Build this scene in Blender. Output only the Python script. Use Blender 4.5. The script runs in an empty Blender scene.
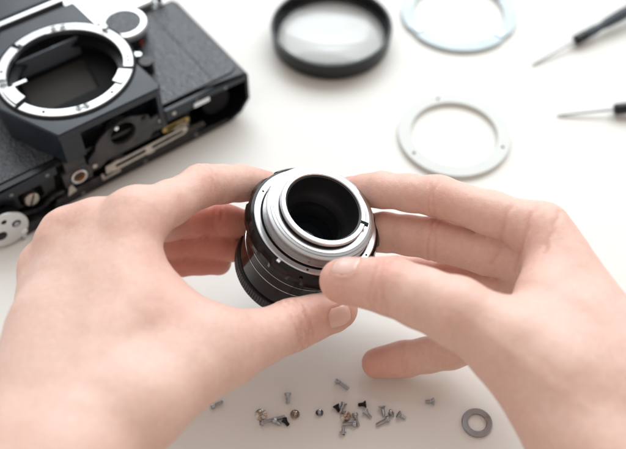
import bpy, bmesh, math, random
import numpy as np
from mathutils import Vector, Matrix, noise
random.seed(7)
rad = math.radians
SC = 0.001                                   # everything below is measured in millimetres
scene = bpy.context.scene
COL = scene.collection

# ---------------------------------------------------------------- camera
CAM_H, PITCH, FPX = 400.0, rad(53), 860.0
cd = bpy.data.cameras.new("camera"); cam = bpy.data.objects.new("camera", cd); COL.objects.link(cam)
cam.location = (0, 0, CAM_H*SC); cam.rotation_euler = (rad(90)-PITCH, 0, 0)
cd.sensor_width = 36.0; cd.lens = 36.0*FPX/626.0
cd.clip_start = 0.01; cd.clip_end = 50
cd.dof.use_dof = True; cd.dof.focus_distance = 0.409; cd.dof.aperture_fstop = 5.3
cd.dof.aperture_blades = 0
scene.camera = cam

# ---------------------------------------------------------------- world and lamps
w = bpy.data.worlds.new("World"); scene.world = w; w.use_nodes = True
nt = w.node_tree; nt.nodes.clear()
wo = nt.nodes.new('ShaderNodeOutputWorld'); bg = nt.nodes.new('ShaderNodeBackground')
tc = nt.nodes.new('ShaderNodeTexCoord'); sx = nt.nodes.new('ShaderNodeSeparateXYZ')
rp = nt.nodes.new('ShaderNodeValToRGB'); mr = nt.nodes.new('ShaderNodeMapRange')
nt.links.new(tc.outputs['Generated'], sx.inputs[0])
nt.links.new(sx.outputs['Y'], mr.inputs['Value'])
mr.inputs['From Min'].default_value = -1; mr.inputs['From Max'].default_value = 1
nt.links.new(mr.outputs[0], rp.inputs['Fac'])
rp.color_ramp.elements[0].position = 0.1; rp.color_ramp.elements[0].color = (0.72, 0.60, 0.51, 1)
rp.color_ramp.elements[1].position = 0.9; rp.color_ramp.elements[1].color = (0.94, 0.98, 1.04, 1)
em = rp.color_ramp.elements.new(0.52); em.color = (0.88, 0.84, 0.80, 1)
nt.links.new(rp.outputs['Color'], bg.inputs['Color'])
bg.inputs['Strength'].default_value = 0.80
nt.links.new(bg.outputs[0], wo.inputs[0])

def area(name, loc, target, size, size_y, power, color):
    l = bpy.data.lights.new(name, 'AREA'); l.shape = 'RECTANGLE'; l.size = size; l.size_y = size_y
    l.energy = power; l.color = color
    o = bpy.data.objects.new(name, l); COL.objects.link(o); o.location = loc
    o.rotation_euler = (Vector(target)-Vector(loc)).to_track_quat('-Z', 'Y').to_euler()
    return o
area("window_light", (0.22, 1.35, 0.98), (0.0, 0.35, 0.0), 1.9, 1.1, 26.0, (0.92, 0.98, 1.0))
scene.view_settings.view_transform = 'Standard'; scene.view_settings.look = 'None'
scene.view_settings.exposure = 0.0; scene.view_settings.gamma = 1.0
scene.cycles.max_bounces = 10
scene.cycles.use_denoising = True

# ---------------------------------------------------------------- helpers
_f = np.array([0, math.cos(PITCH), -math.sin(PITCH)]); _u = np.array([0, math.sin(PITCH), math.cos(PITCH)])
def at(px, py, z=0.0):
    """point (mm) at height z seen at a pixel of the 626x449 photograph"""
    d = _f + (px-313)/FPX*np.array([1., 0, 0]) - (py-224.5)/FPX*_u
    return np.array([0, 0, CAM_H]) + d*((z-CAM_H)/d[2])

def tag(o, label=None, cat=None, group=None, kind=None):
    if label: o['label'] = label
    if cat: o['category'] = cat
    if group: o['group'] = group
    if kind: o['kind'] = kind
    return o
def empty(name, loc=(0, 0, 0), rot=None, mat3=None):
    o = bpy.data.objects.new(name, None); COL.objects.link(o)
    o.empty_display_size = 0.01
    o.location = Vector(loc)*SC
    if mat3 is not None: o.rotation_euler = mat3.to_euler()
    elif rot: o.rotation_euler = rot
    return o
def mk(name, verts, faces, mat, parent=None, angle=35, bevel=0, loc=None, rot=None, segs=2):
    me = bpy.data.meshes.new(name)
    me.from_pydata([tuple(float(c)*SC for c in v) for v in verts], [], faces)
    me.update()
    bm = bmesh.new(); bm.from_mesh(me)
    bmesh.ops.recalc_face_normals(bm, faces=bm.faces); bm.to_mesh(me); bm.free()
    me.shade_smooth()
    me.set_sharp_from_angle(angle=rad(angle))
    o = bpy.data.objects.new(name, me); COL.objects.link(o)
    if isinstance(mat, (list, tuple)):
        for m in mat: me.materials.append(m)
    else: me.materials.append(mat)
    if parent is not None: o.parent = parent
    if loc is not None: o.location = Vector(loc)*SC
    if rot is not None: o.rotation_euler = rot
    if bevel:
        b = o.modifiers.new("bevel", 'BEVEL'); b.width = bevel*SC; b.segments = segs; b.limit_method = 'ANGLE'; b.angle_limit = rad(32)
        b.harden_normals = True
    return o
class MB:
    """collects shapes of ONE mesh"""
    def __init__(s): s.v = []; s.f = []
    def add(s, v, f, M=None):
        n = len(s.v)
        for p in v:
            if M is not None: p = M @ Vector(p)
            s.v.append(tuple(p))
        s.f += [tuple(i+n for i in q) for q in f]
    def box(s, x0, x1, y0, y1, z0, z1, M=None):
        v = [(x, y, z) for z in (z0, z1) for x, y in ((x0, y0), (x1, y0), (x1, y1), (x0, y1))]
        s.add(v, [(0, 3, 2, 1), (4, 5, 6, 7), (0, 1, 5, 4), (1, 2, 6, 5), (2, 3, 7, 6), (3, 0, 4, 7)], M)
    def lathe(s, prof, n=96, M=None, closed=False, a0=0, a1=2*math.pi):
        full = abs(a1-a0-2*math.pi) < 1e-6
        m = n if full else n+1
        v = []; f = []; k = len(prof)
        for i in range(m):
            a = a0+(a1-a0)*i/n
            for r, z in prof: v.append((r*math.cos(a), r*math.sin(a), z))
        for i in range(n):
            j = (i+1) % m
            for q in range(k if closed else k-1):
                q2 = (q+1) % k
                f.append((i*k+q, j*k+q, j*k+q2, i*k+q2))
        if not full and closed:
            f.append(tuple(range(k))); f.append(tuple(reversed([(m-1)*k+q for q in range(k)])))
        s.add(v, f, M)
    def cyl(s, r, z0, z1, n=32, M=None, r1=None):
        r1 = r if r1 is None else r1
        s.lathe([(0.0001, z0), (r, z0), (r1, z1), (0.0001, z1)], n, M)
    def plate(s, outer, holes, z0, z1, M=None):
        bm = bmesh.new(); es = []
        for loop in [outer]+list(holes):
            vs = [bm.verts.new((x, y, 0)) for x, y in loop]
            es += [bm.edges.new((vs[i], vs[(i+1) % len(vs)])) for i in range(len(vs))]
        bmesh.ops.triangle_fill(bm, use_beauty=True, edges=es)
        bm.verts.index_update()
        P = [tuple(v.co) for v in bm.verts]; T = [tuple(v.index for v in f.verts) for f in bm.faces]
        E = [(e.verts[0].index, e.verts[1].index) for e in bm.edges if len(e.link_faces) == 1]
        bm.free(); n = len(P)
        v = [(x, y, z0) for x, y, _ in P]+[(x, y, z1) for x, y, _ in P]
        f = [t for t in T]+[tuple(i+n for i in t) for t in T]+[(a, b, b+n, a+n) for a, b in E]
        s.add(v, f, M)
    def build(s, name, mat, parent=None, **k): return mk(name, s.v, s.f, mat, parent, **k)
def circ(cx, cy, r, n=40, a0=0, a1=360):
    full = abs(a1-a0) >= 360
    m = n if full else n+1
    return [(cx+r*math.cos(rad(a0+(a1-a0)*i/n)), cy+r*math.sin(rad(a0+(a1-a0)*i/n))) for i in range(m)]
def capsule2(x0, y0, x1, y1, r, n=10):
    a = math.degrees(math.atan2(y1-y0, x1-x0))
    return circ(x1, y1, r, n, a-90, a+90)+circ(x0, y0, r, n, a+90, a+270)
def rrect(x0, x1, y0, y1, r, n=6):
    o = []
    for cx, cy, a in ((x1-r, y1-r, 0), (x0+r, y1-r, 90), (x0+r, y0+r, 180), (x1-r, y0+r, 270)):
        o += circ(cx, cy, r, n, a, a+90)
    return o

# ---------------------------------------------------------------- materials
def S(n, i, v):
    if i in n.inputs: n.inputs[i].default_value = v
def pmat(name, col, rough=0.5, metal=0.0, bump=None, var=None, spec=0.5, coat=0.0, trans=0.0, ior=1.45, rvar=None, kind='noise'):
    m = bpy.data.materials.new(name); m.use_nodes = True; t = m.node_tree
    b = t.nodes['Principled BSDF']
    S(b, 'Base Color', (*col, 1)); S(b, 'Roughness', rough); S(b, 'Metallic', metal); S(b, 'Specular IOR Level', spec)
    S(b, 'Coat Weight', coat); S(b, 'Coat Roughness', 0.15); S(b, 'Transmission Weight', trans); S(b, 'IOR', ior)
    c = t.nodes.new('ShaderNodeTexCoord')
    if var:                               # (scale, other colour, amount)
        n = t.nodes.new('ShaderNodeTexNoise'); n.inputs['Scale'].default_value = var[0]; n.inputs['Detail'].default_value = 5
        t.links.new(c.outputs['Object'], n.inputs['Vector'])
        r = t.nodes.new('ShaderNodeMapRange'); r.inputs['From Min'].default_value = 0.38; r.inputs['From Max'].default_value = 0.66
        r.inputs['To Max'].default_value = var[2]
        t.links.new(n.outputs['Fac'], r.inputs['Value'])
        x = t.nodes.new('ShaderNodeMix'); x.data_type = 'RGBA'
        x.inputs[6].default_value = (*col, 1); x.inputs[7].default_value = (*var[1], 1)
        t.links.new(r.outputs[0], x.inputs[0]); t.links.new(x.outputs[2], b.inputs['Base Color'])
    if rvar:
        n = t.nodes.new('ShaderNodeTexNoise'); n.inputs['Scale'].default_value = rvar[0]; n.inputs['Detail'].default_value = 6
        t.links.new(c.outputs['Object'], n.inputs['Vector'])
        r = t.nodes.new('ShaderNodeMapRange'); r.inputs['From Min'].default_value = 0.3; r.inputs['From Max'].default_value = 0.7
        r.inputs['To Min'].default_value = max(0, rough-rvar[1]); r.inputs['To Max'].default_value = rough+rvar[1]
        t.links.new(n.outputs['Fac'], r.inputs['Value']); t.links.new(r.outputs[0], b.inputs['Roughness'])
    if bump:                              # (scale, strength, distance_mm)
        if kind == 'leather':
            n = t.nodes.new('ShaderNodeTexVoronoi'); n.feature = 'SMOOTH_F1'
            n.inputs['Scale'].default_value = bump[0]
            nn = t.nodes.new('ShaderNodeTexNoise'); nn.inputs['Scale'].default_value = bump[0]*0.6
            t.links.new(c.outputs['Object'], nn.inputs['Vector'])
            mx = t.nodes.new('ShaderNodeVectorMath'); mx.operation = 'MULTIPLY_ADD'
            mx.inputs[1].default_value = (0.0022,)*3
            t.links.new(nn.outputs['Color'], mx.inputs[0]); t.links.new(c.outputs['Object'], mx.inputs[2])
            t.links.new(mx.outputs[0], n.inputs['Vector']); out = n.outputs['Distance']
        else:
            n = t.nodes.new('ShaderNodeTexNoise'); n.inputs['Scale'].default_value = bump[0]; n.inputs['Detail'].default_value = 4
            t.links.new(c.outputs['Object'], n.inputs['Vector']); out = n.outputs['Fac']
        bp = t.nodes.new('ShaderNodeBump'); bp.inputs['Strength'].default_value = bump[1]; bp.inputs['Distance'].default_value = bump[2]*SC
        t.links.new(out, bp.inputs['Height']); t.links.new(bp.outputs[0], b.inputs['Normal'])
    return m
M_table = pmat('table_paint', (0.785, 0.775, 0.74), 0.42, bump=(320, 0.4, 0.16), var=(9, (0.765, 0.75, 0.71), 0.8), rvar=(30, 0.08), spec=0.4)
M_black = pmat('black_metal', (0.006, 0.007, 0.009), 0.30, bump=(900, 0.15, 0.05), rvar=(60, 0.08))
M_gloss = pmat('glossy_black_lens_paint', (0.003, 0.003, 0.0035), 0.14, rvar=(90, 0.06), spec=0.4)
M_inner = pmat('matt_black_inside', (0.006, 0.006, 0.007), 0.7, spec=0.25)
M_dark = pmat('dark_painted_metal', (0.022, 0.024, 0.028), 0.40, bump=(700, 0.2, 0.05), var=(160, (0.06, 0.058, 0.055), 0.7), rvar=(120, 0.12))
M_plate = pmat('blue_black_enamel', (0.008, 0.013, 0.022), 0.30, bump=(1100, 0.2, 0.04), rvar=(40, 0.07), var=(40, (0.016, 0.024, 0.036), 0.5))
M_leather = pmat('black_leatherette', (0.024, 0.030, 0.038), 0.46, bump=(680, 1.0, 0.6), kind='leather', spec=1.0)
M_mount = pmat('worn_mount_chrome', (0.60, 0.61, 0.62), 0.34, 1.0, rvar=(90, 0.06), var=(120, (0.50, 0.50, 0.50), 0.6))
M_washer = pmat('washer_steel', (0.36, 0.37, 0.39), 0.30, 1.0, rvar=(120, 0.08), bump=(1800, 0.3, 0.03))
M_darkscrew = pmat('grey_screw_head', (0.22, 0.22, 0.22), 0.35, 0.9)
M_chrome = pmat('satin_chrome', (0.74, 0.76, 0.77), 0.36, 1.0, rvar=(60, 0.04))
M_alu = pmat('turned_aluminium', (0.55, 0.55, 0.56), 0.27, 1.0, rvar=(60, 0.04))
M_rim = pmat('brushed_chrome', (0.72, 0.72, 0.74), 0.26, 1.0)
M_bright = pmat('bright_chrome', (0.92, 0.92, 0.94), 0.10, 1.0)
M_steel = pmat('screw_steel', (0.44, 0.46, 0.49), 0.24, 1.0, rvar=(500, 0.08))
M_brass = pmat('tarnished_brass', (0.56, 0.50, 0.43), 0.25, 1.0, var=(500, (0.34, 0.28, 0.24), 0.7))
M_blackscrew = pmat('blackened_screw', (0.02, 0.018, 0.018), 0.35, 0.6)
M_white = pmat('white_painted_metal', (0.63, 0.65, 0.63), 0.36, bump=(500, 0.1, 0.05), var=(60, (0.66, 0.68, 0.66), 0.5))
M_pale = pmat('pale_blue_anodised', (0.47, 0.54, 0.57), 0.42, 0.2, rvar=(80, 0.1))
M_shaft = pmat('grey_tool_steel', (0.42, 0.42, 0.43), 0.38, 0.9)
M_gold = pmat('yellow_brass_lever', (0.40, 0.29, 0.10), 0.4, 0.8)
M_lever = pmat('nickel_lever', (0.60, 0.56, 0.50), 0.34, 0.9, var=(200, (0.4, 0.36, 0.32), 0.6))
M_copper = pmat('copper_thread', (0.72, 0.42, 0.18), 0.4, 0.5, bump=(1500, .6, .2))
M_bore = pmat('black_bore', (0.018, 0.018, 0.020), 0.35, spec=0.5)
M_curtain = pmat('shutter_curtain', (0.035, 0.032, 0.029), 0.55, bump=(300, 0.2, 0.2), spec=0.2)
M_redrub = pmat('red_mark', (0.16, 0.02, 0.015), 0.5)
M_mark = pmat('white_engraving', (0.75, 0.75, 0.73), 0.5)
M_handle = pmat('blue_grey_plastic', (0.045, 0.060, 0.075), 0.38, bump=(300, .1, .1))
M_glass = pmat('loupe_glass', (0.98, 0.99, 1.0), 0.05, trans=1.0, ior=1.45)
M_lensglass = pmat('coated_lens_glass', (0.006, 0.008, 0.012), 0.06, spec=0.3)
M_mirror = pmat('satin_grey_inside', (0.10, 0.115, 0.14), 0.25, rvar=(30, .05))

def turned(m, an):
    t = m.node_tree; b = t.nodes['Principled BSDF']; g = t.nodes.new('ShaderNodeTangent'); g.direction_type = 'RADIAL'; g.axis = 'Z'
    t.links.new(g.outputs[0], b.inputs['Tangent']); S(b, 'Anisotropic', an)
turned(M_alu, 0.75); turned(M_rim, 0.6); turned(M_mount, 0.5)

def skin_material():
    m = bpy.data.materials.new('skin'); m.use_nodes = True; t = m.node_tree; b = t.nodes['Principled BSDF']
    c = t.nodes.new('ShaderNodeTexCoord')
    at_ = t.nodes.new('ShaderNodeAttribute'); at_.attribute_name = 'flush_shade'
    n = t.nodes.new('ShaderNodeTexNoise'); n.inputs['Scale'].default_value = 30; n.inputs['Detail'].default_value = 4; n.inputs['Roughness'].default_value = 0.62
    t.links.new(c.outputs['Object'], n.inputs['Vector'])
    r = t.nodes.new('ShaderNodeMapRange'); r.inputs['From Min'].default_value = 0.33; r.inputs['From Max'].default_value = 0.70
    r.inputs['To Min'].default_value = -0.03; r.inputs['To Max'].default_value = 0.15
    t.links.new(n.outputs['Fac'], r.inputs['Value'])
    a = t.nodes.new('ShaderNodeMath'); a.operation = 'ADD'; a.use_clamp = True
    t.links.new(r.outputs[0], a.inputs[0]); t.links.new(at_.outputs['Fac'], a.inputs[1])
    x = t.nodes.new('ShaderNodeMix'); x.data_type = 'RGBA'
    x.inputs[6].default_value = (0.78, 0.535, 0.45, 1); x.inputs[7].default_value = (0.68, 0.27, 0.205, 1)
    t.links.new(a.outputs[0], x.inputs[0])
    # fine speckle
    n2 = t.nodes.new('ShaderNodeTexNoise'); n2.inputs['Scale'].default_value = 420; n2.inputs['Detail'].default_value = 4
    t.links.new(c.outputs['Object'], n2.inputs['Vector'])
    r2 = t.nodes.new('ShaderNodeMapRange'); r2.inputs['From Min'].default_value = 0.35; r2.inputs['From Max'].default_value = 0.65
    r2.inputs['To Min'].default_value = 0.96; r2.inputs['To Max'].default_value = 1.03
    t.links.new(n2.outputs['Fac'], r2.inputs['Value'])
    hv = t.nodes.new('ShaderNodeHueSaturation'); t.links.new(r2.outputs[0], hv.inputs['Value']); t.links.new(x.outputs[2], hv.inputs['Color'])
    t.links.new(hv.outputs[0], b.inputs['Base Color'])
    S(b, 'Roughness', 0.46); S(b, 'Specular IOR Level', 0.42)
    S(b, 'Subsurface Weight', 0.4); S(b, 'Subsurface Radius', (1.0, 0.36, 0.18)); S(b, 'Subsurface Scale', 0.006)
    # skin relief: fine cell pattern, creases
    v = t.nodes.new('ShaderNodeTexVoronoi'); v.inputs['Scale'].default_value = 1500; v.feature = 'F1'
    t.links.new(c.outputs['Object'], v.inputs['Vector'])
    b1 = t.nodes.new('ShaderNodeBump'); b1.inputs['Strength'].default_value = 0.35; b1.inputs['Distance'].default_value = 0.00016
    t.links.new(v.outputs['Distance'], b1.inputs['Height'])
    n3 = t.nodes.new('ShaderNodeTexNoise'); n3.inputs['Scale'].default_value = 260; n3.inputs['Detail'].default_value = 5
    t.links.new(c.outputs['Object'], n3.inputs['Vector'])
    b2 = t.nodes.new('ShaderNodeBump'); b2.inputs['Strength'].default_value = 0.28; b2.inputs['Distance'].default_value = 0.0006
    t.links.new(n3.outputs['Fac'], b2.inputs['Height']); t.links.new(b1.outputs[0], b2.inputs['Normal'])
    t.links.new(b2.outputs[0], b.inputs['Normal'])
    return m
M_skin = skin_material()
M_nail = pmat('nail', (0.76, 0.50, 0.43), 0.26, spec=0.5, coat=0.3, var=(160, (0.82, 0.56, 0.49), 0.7))

# ---------------------------------------------------------------- the table
def build_table():
    n = 2
    v = [(-1500, -700, 0), (1500, -700, 0), (1500, 1500, 0), (-1500, 1500, 0)]
    mb = MB(); mb.box(-1500, 1500, -700, 1500, -30, 0)
    o = mb.build('table_top', M_table, bevel=3)
    tag(o, 'off-white painted work table under everything', 'table', kind='structure')
build_table()

# ---------------------------------------------------------------- medium format camera body, front up, bottom plate off
PSI = rad(36)
def build_camera():
    R3 = Matrix.Rotation(PSI, 3, 'Z')
    root = empty('film_camera', (-141.3, 366.1, 0), mat3=R3)
    tag(root, 'black film camera body lying on its back, bottom cover removed and no lens mounted', 'camera')
    YF = -38.5                                                   # plane of the opened bottom side
    X0, X1, Y1 = -78.0, 97.5, 47.0
    F = Matrix(((1, 0, 0, 0), (0, 0, -1, 0), (0, 1, 0, 0), (0, 0, 0, 1)))   # (u,v,w) -> (x,z,-y): drawings on the bottom side
    def FM(w0): return Matrix.Translation((0, -w0, 0)) @ F
    # shell: a rounded tube along y, closed at the far side
    def prof(ins, lo=0):
        return [(X0+ins, 8+lo), (X0+ins+7, 0+lo+0.6), (X1-16, 0+lo+0.6), (X1-7-ins*.5, 4+lo), (X1-ins, 13), (X1-ins, 33-ins), (X1-3.5-ins*.6, 36-ins), (X0+4+ins, 36-ins), (X0+ins, 31-ins)]
    mb = MB()
    po, pi_ = prof(0), prof(2.4, 2.2)
    k = len(po); v = []; f = []
    for (ring, y) in ((po, YF), (po, Y1), (pi_, YF), (pi_, Y1-3)):
        v += [(x, y, z) for x, z in ring]
    for i in range(k):
        j = (i+1) % k
        f += [(i, j, k+j, k+i), (2*k+i, 3*k+i, 3*k+j, 2*k+j), (i, 2*k+i, 2*k+j, j)]
    f += [tuple(range(k, 2*k)), tuple(range(3*k, 4*k))]
    # the top face is opened under the mirror box by building it as a separate deck, so drop it here
    top_i = 6
    f = [q for q in f if q not in ((top_i, top_i+1, k+top_i+1, k+top_i), (2*k+top_i, 3*k+top_i, 3*k+top_i+1, 2*k+top_i+1))]
    mb.add(v, f)
    body = mb.build('shell', M_black, root, bevel=0.7)
    deck = MB()
    deck.plate([(X0+3.7, YF), (-14, YF), (-14, -31), (33.5, -31), (33.5, YF), (X1-3.3, YF), (X1-3.3, Y1), (X0+3.7, Y1)], [circ(0.5, 1.5, 33.5, 64)], 33.4, 36.0)
    deck.build('front_deck', M_black, root, bevel=0.4)
    # leather panels either side of the mirror box
    mb = MB(); mb.plate([(34, -34.2), (88, -34.2), (92.5, -31.5), (92.5, 44), (34, 44)], [], 36.0, 36.9)
    mb.build('leather_panel', M_leather, root, bevel=0.3)
    mb = MB(); mb.plate([(-74, -34.2), (-30, -34.2), (-30, 44), (-74, 44)], [], 36.0, 36.9)
    mb.build('leather_panel', M_leather, root, bevel=0.3)
    # raised seam running across the right leather panel
    mb = MB(); mb.box(75.2, 76.4, -34, 43.8, 36.8, 37.25)
    mb.build('seam', M_leather, root, bevel=0.2)
    # mirror box with its sloping front plate
    plate = [(-17, 53.6), (31.0, 53.6), (38.2, -40.6), (35.5, -43.6), (-26.1, -43.6), (-43.5, -6), (-40, 30)]
    mb = MB(); mb.plate(plate, [circ(0.5, 1.5, 33.4, 80)], 54.5, 60)
    mb.build('front_plate', M_plate, root, bevel=1.1, segs=3)
    mb = MB(); mb.plate([(-16.8, 53.4), (30.8, 53.4), (37.2, -32.0), (-14, -32.0), (-14.0, -42.9), (-25.7, -42.9), (-43.0, -6), (-39.7, 30)], [circ(0.5, 1.5, 33.4, 80)], 36.95, 54.4)
    mb.build('mirror_box', M_plate, root, bevel=0.4, segs=2)
    mb = MB(); mb.plate([(34.6, -42.6), (37.7, -40.0), (37.2, -32.1), (33.6, -32.1), (33.6, -42.6)], [], 30, 54.4)
    mb.build('cheek', M_plate, root, bevel=0.5)
    # prism housing front and its chrome strip, top cover
    mb = MB(); mb.plate([(-48, 61.5), (24, 61.5), (14, 88), (-40, 88)], [], 22, 62)
    mb.build('prism_housing', M_plate, root, bevel=2)
    mb = MB(); mb.box(-46, 27, 58.0, 61.2, 30, 60.8)
    mb.build('chrome_strip', M_chrome, root, bevel=0.5)
    mb = MB(); mb.box(-44, 26, 53.8, 57.8, 30, 58.4)
    mb.build('shadow_gap_strip', M_inner, root)
    mb = MB(); mb.plate([(28, 47.2), (80, 47.2), (84, 52), (84, 84), (28, 84)], [], 3, 42)
    mb.build('top_cover', M_chrome, root, bevel=2.0, segs=3)
    mb = MB(); mb.plate([(X0+2, 47.2), (-50, 47.2), (-50, 78), (X0+2, 78)], [], 3, 42)
    mb.build('top_cover', M_chrome, root, bevel=2.0, segs=3)
    # inside of the mirror box: dark well, film gate, shutter curtain, swung-up mirror
    mb = MB(); mb.lathe([(33.3, 59.4), (33.3, 40), (34.5, 39.8), (34.5, 9)], 96, Matrix.Translation((0.5, 1.5, 0)))
    mb.build('mirror_well', M_inner, root)
    mb = MB(); mb.plate(circ(0.5, 1.5, 33.2, 60), [[(-25, -5), (15, -5), (19.5, 26), (-21.5, 26)]], 41, 43.2)
    mb.build('film_gate', M_inner, root, bevel=0.5)
    mb = MB(); mb.box(-26, 21, -7, 27, 39.3, 40.4)
    mb.build('shutter_curtain', M_curtain, root)
    mb = MB(); mb.box(-19.5, 20, 27.2, 28.6, 43.3, 56.0)
    mb.build('mirror', M_mirror, root, bevel=0.3)
    mb = MB()
    for r_ in (31.6, 30.4, 29.4):
        mb.lathe([(r_+1.5, 57.6-(33-r_)*1.4), (r_, 57.6-(33-r_)*1.4), (r_, 55.8-(33-r_)*1.4), (r_+1.5, 55.8-(33-r_)*1.4)], 96, Matrix.Translation((0.5, 1.5, 0)), closed=True)
    mb.build('light_baffle', M_black, root)
    # bayonet mount: base ring, three raised claws
    TM = Matrix.Translation((0.5, 1.5, 0))
    mb = MB(); mb.lathe([(33.0, 58.2), (33.0, 61.0), (33.3, 61.4), (38.3, 61.4), (38.7, 61.0), (38.7, 58.2)], 128, TM, closed=True)
    ring = mb.build('mount_ring', M_mount, root, angle=25)
    mb = MB(); mb.lathe([(38.8, 60.1), (38.8, 60.5), (40.3, 60.5), (40.3, 60.1)], 128, TM, closed=True)
    mb.build('mount_seat', M_inner, root)
    def seg(a0, a1, r0, r1, z0, z1, name, m):
        b = MB(); b.lathe([(r0, z0), (r0, z1), (r1, z1), (r1, z0)], 40, TM, closed=True, a0=rad(a0), a1=rad(a1))
        return b.build(name, m, ring, bevel=0.25)
    seg(83, 112, 32.2, 36.4, 61.45, 62.5, 'bayonet_claw', M_mount)
    seg(176, 199, 30.2, 37.2, 61.45, 62.7, 'bayonet_claw', M_mount)
    seg(302, 320, 31.0, 36.8, 61.45, 62.5, 'bayonet_claw', M_mount)
    seg(113.5, 117, 33.1, 38.9, 61.45, 62.0, 'notch', M_inner)
    seg(199.5, 202, 33.2, 38.9, 61.45, 62.0, 'notch', M_inner)
    seg(322.5, 325, 33.2, 38.9, 61.45, 62.0, 'notch', M_inner)
    b = MB(); b.box(22.5, 30.5, -3.0, -0.6, 61.0, 62.3, TM @ Matrix.Rotation(rad(178), 4, 'Z')); b.build('index_pin', M_mount, ring, bevel=0.2)
    for a in (66, 75, 163, 169, 256, 263):
        b = MB(); c = (0.5+35.4*math.cos(rad(a)), 1.5+35.4*math.sin(rad(a)))
        b.lathe([(0.001, 61.75), (2.0, 61.7), (2.2, 61.42)], 20, Matrix.Translation((c[0], c[1], 0)))
        sc_ = b.build('screw', M_darkscrew, ring)
        b = MB(); b.box(-1.7, 1.7, -0.3, 0.3, 61.6, 61.86, Matrix.Translation((c[0], c[1], 0)) @ Matrix.Rotation(rad(a*3.1), 4, 'Z'))
        b.build('slot', M_inner, sc_)
    for a in (50, 20, 14, 150, 225, 290, 334, 339):
        b = MB(); b.cyl(0.95, 61.42, 61.5, 12, Matrix.Translation((0.5+35.8*math.cos(rad(a)), 1.5+35.8*math.sin(rad(a)), 0)))
        b.build('pin_hole', M_inner, ring)
    b = MB(); b.cyl(1.9, 61.4, 63.6, 20, Matrix.Translation((0.5+34.6*math.cos(rad(-2+14)), 1.5+34.6*math.sin(rad(28)), 0))); b.build('locking_pin', M_mount, ring, bevel=0.4)
    # self-timer knob beside the mirror box
    KM = Matrix.Translation((51.2, 30.2, 0))
    mb = MB(); mb.lathe([(11.5, 36.9), (11.5, 44), (14.0, 45), (14.6, 46.5), (14.6, 49), (14.0, 50), (11.3, 50.2), (11.1, 49.4), (0.001, 49.4)], 64, KM)
    knob = mb.build('dial', M_chrome, root, angle=30)
    mb = MB(); mb.cyl(11.0, 49.45, 49.9, 48, KM); mb.build('dial_cover', M_leather, knob, bevel=0.2)
    mb = MB(); mb.lathe([(11.7, 37), (13.2, 37.2), (13.2, 43.5), (11.7, 43.8)], 48, KM); mb.build('dial_base', M_black, knob)
    mb = MB(); mb.box(-1.6, 1.6, -14.2, -13.1, 38.5, 42.5, KM @ Matrix.Rotation(rad(18), 4, 'Z')); mb.build('red_mark', M_redrub, knob)
    # lens release lever on the right flank of the mirror box
    mb = MB(); mb.plate(circ(47.5, -3.5, 4.2, 30), [], 37.0, 45)
    lv = mb.build('release_button', M_black, root, bevel=0.8)
    mb = MB(); mb.plate(capsule2(42.0, 6.5, 46.5, 3.2, 1.6), [], 37.0, 46); mb.build('release_catch', M_chrome, lv, bevel=0.6)
    # strap lug
    mb = MB(); mb.cyl(2.4, 36.2, 44, 24, Matrix.Translation((86.5, 50.3, 0))); mb.cyl(3.4, 43.6, 46, 24, Matrix.Translation((86.5, 50.3, 0)))
    mb.cyl(3.4, 34, 36.6, 24, Matrix.Translation((86.5, 50.3, 0))); mb.box(80, 88, 45.5, 52, 30, 35.0)
    mb.build('strap_lug', M_chrome, root, bevel=0.5)
    # ---- the opened bottom side (u = x, v = z, w outwards)
    # front rail, rear rail
    mb = MB()
    mb.plate([(X0+2, 26.0), (-32, 29.5), (-32, 35.6), (X0+4, 34.2)], [], 0, 3.2, FM(YF*-1-2.0))
    mb.build('front_rail', M_plate, root, bevel=0.7)
    mb = MB(); mb.plate([(38.5, 27.5), (58, 28.0), (62, 31.4), (94, 30.2), (94.6, 33.4), (60, 35.8), (38.5, 36.2)], [], 0, 3.2, FM(YF*-1-2.0))
    mb.build('front_rail', M_plate, root, bevel=0.7)
    mb = MB()
    mb.plate([(X0+8, 2.0), (60, 2.0), (80, 3.0), (80, 5.2), (58, 6.4), (X0+8, 6.4)], [], 0, 2.0, FM(-YF-1.2))
    mb.build('rear_rail', M_black, root, bevel=0.5)
    # inner chassis wall standing a little back, closing the cavity between the spool chambers
    mb = MB()
    mb.plate([(-60, 3), (54.9, 3), (54.9, 33), (-59.4, 33)], [rrect(-8, 34, 8, 31.5, 2)], 0, 2, FM(-YF-9))
    mb.build('chassis_wall', M_inner, root, bevel=0.4)
    mb = MB(); mb.box(55, 57.5, YF+8, Y1-4, 3, 33); mb.build('chamber_wall', M_dark, root)
    mb = MB(); mb.box(-62, -59.5, YF+8, Y1-4, 3, 33); mb.build('chamber_wall', M_dark, root)
    mb = MB(); mb.lathe([(0.01, 0), (9.5, 0), (9.5, 1.5), (4, 1.5), (4, 60), (0.01, 60)], 40, Matrix.Translation((76, YF+6, 17.5)) @ Matrix.Rotation(rad(-90), 4, 'X'))
    mb.build('film_spool', M_inner, root)
    # bearing bridge with the round window
    mb = MB()
    out = [(-14.6, 19.2), (-13.8, 29.0), (-8.0, 34.0), (-7.0, 37.6), (-3.4, 41.0), (2.4, 44.6), (10.6, 47.2), (17, 46.6), (22.7, 43.6), (27.6, 41.6), (28.3, 37.4), (33, 38.6), (37.4, 37.6), (37.9, 25.6), (28.0, 27.0), (25.1, 22.9), (-3.2, 22.4), (-8, 19.6)]
    mb.plate(out, [circ(10.0, 37.4, 8.0, 48)], 0, 1.8, FM(-YF+0.6))
    br = mb.build('bearing_bridge', M_dark, root, bevel=0.35)
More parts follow.
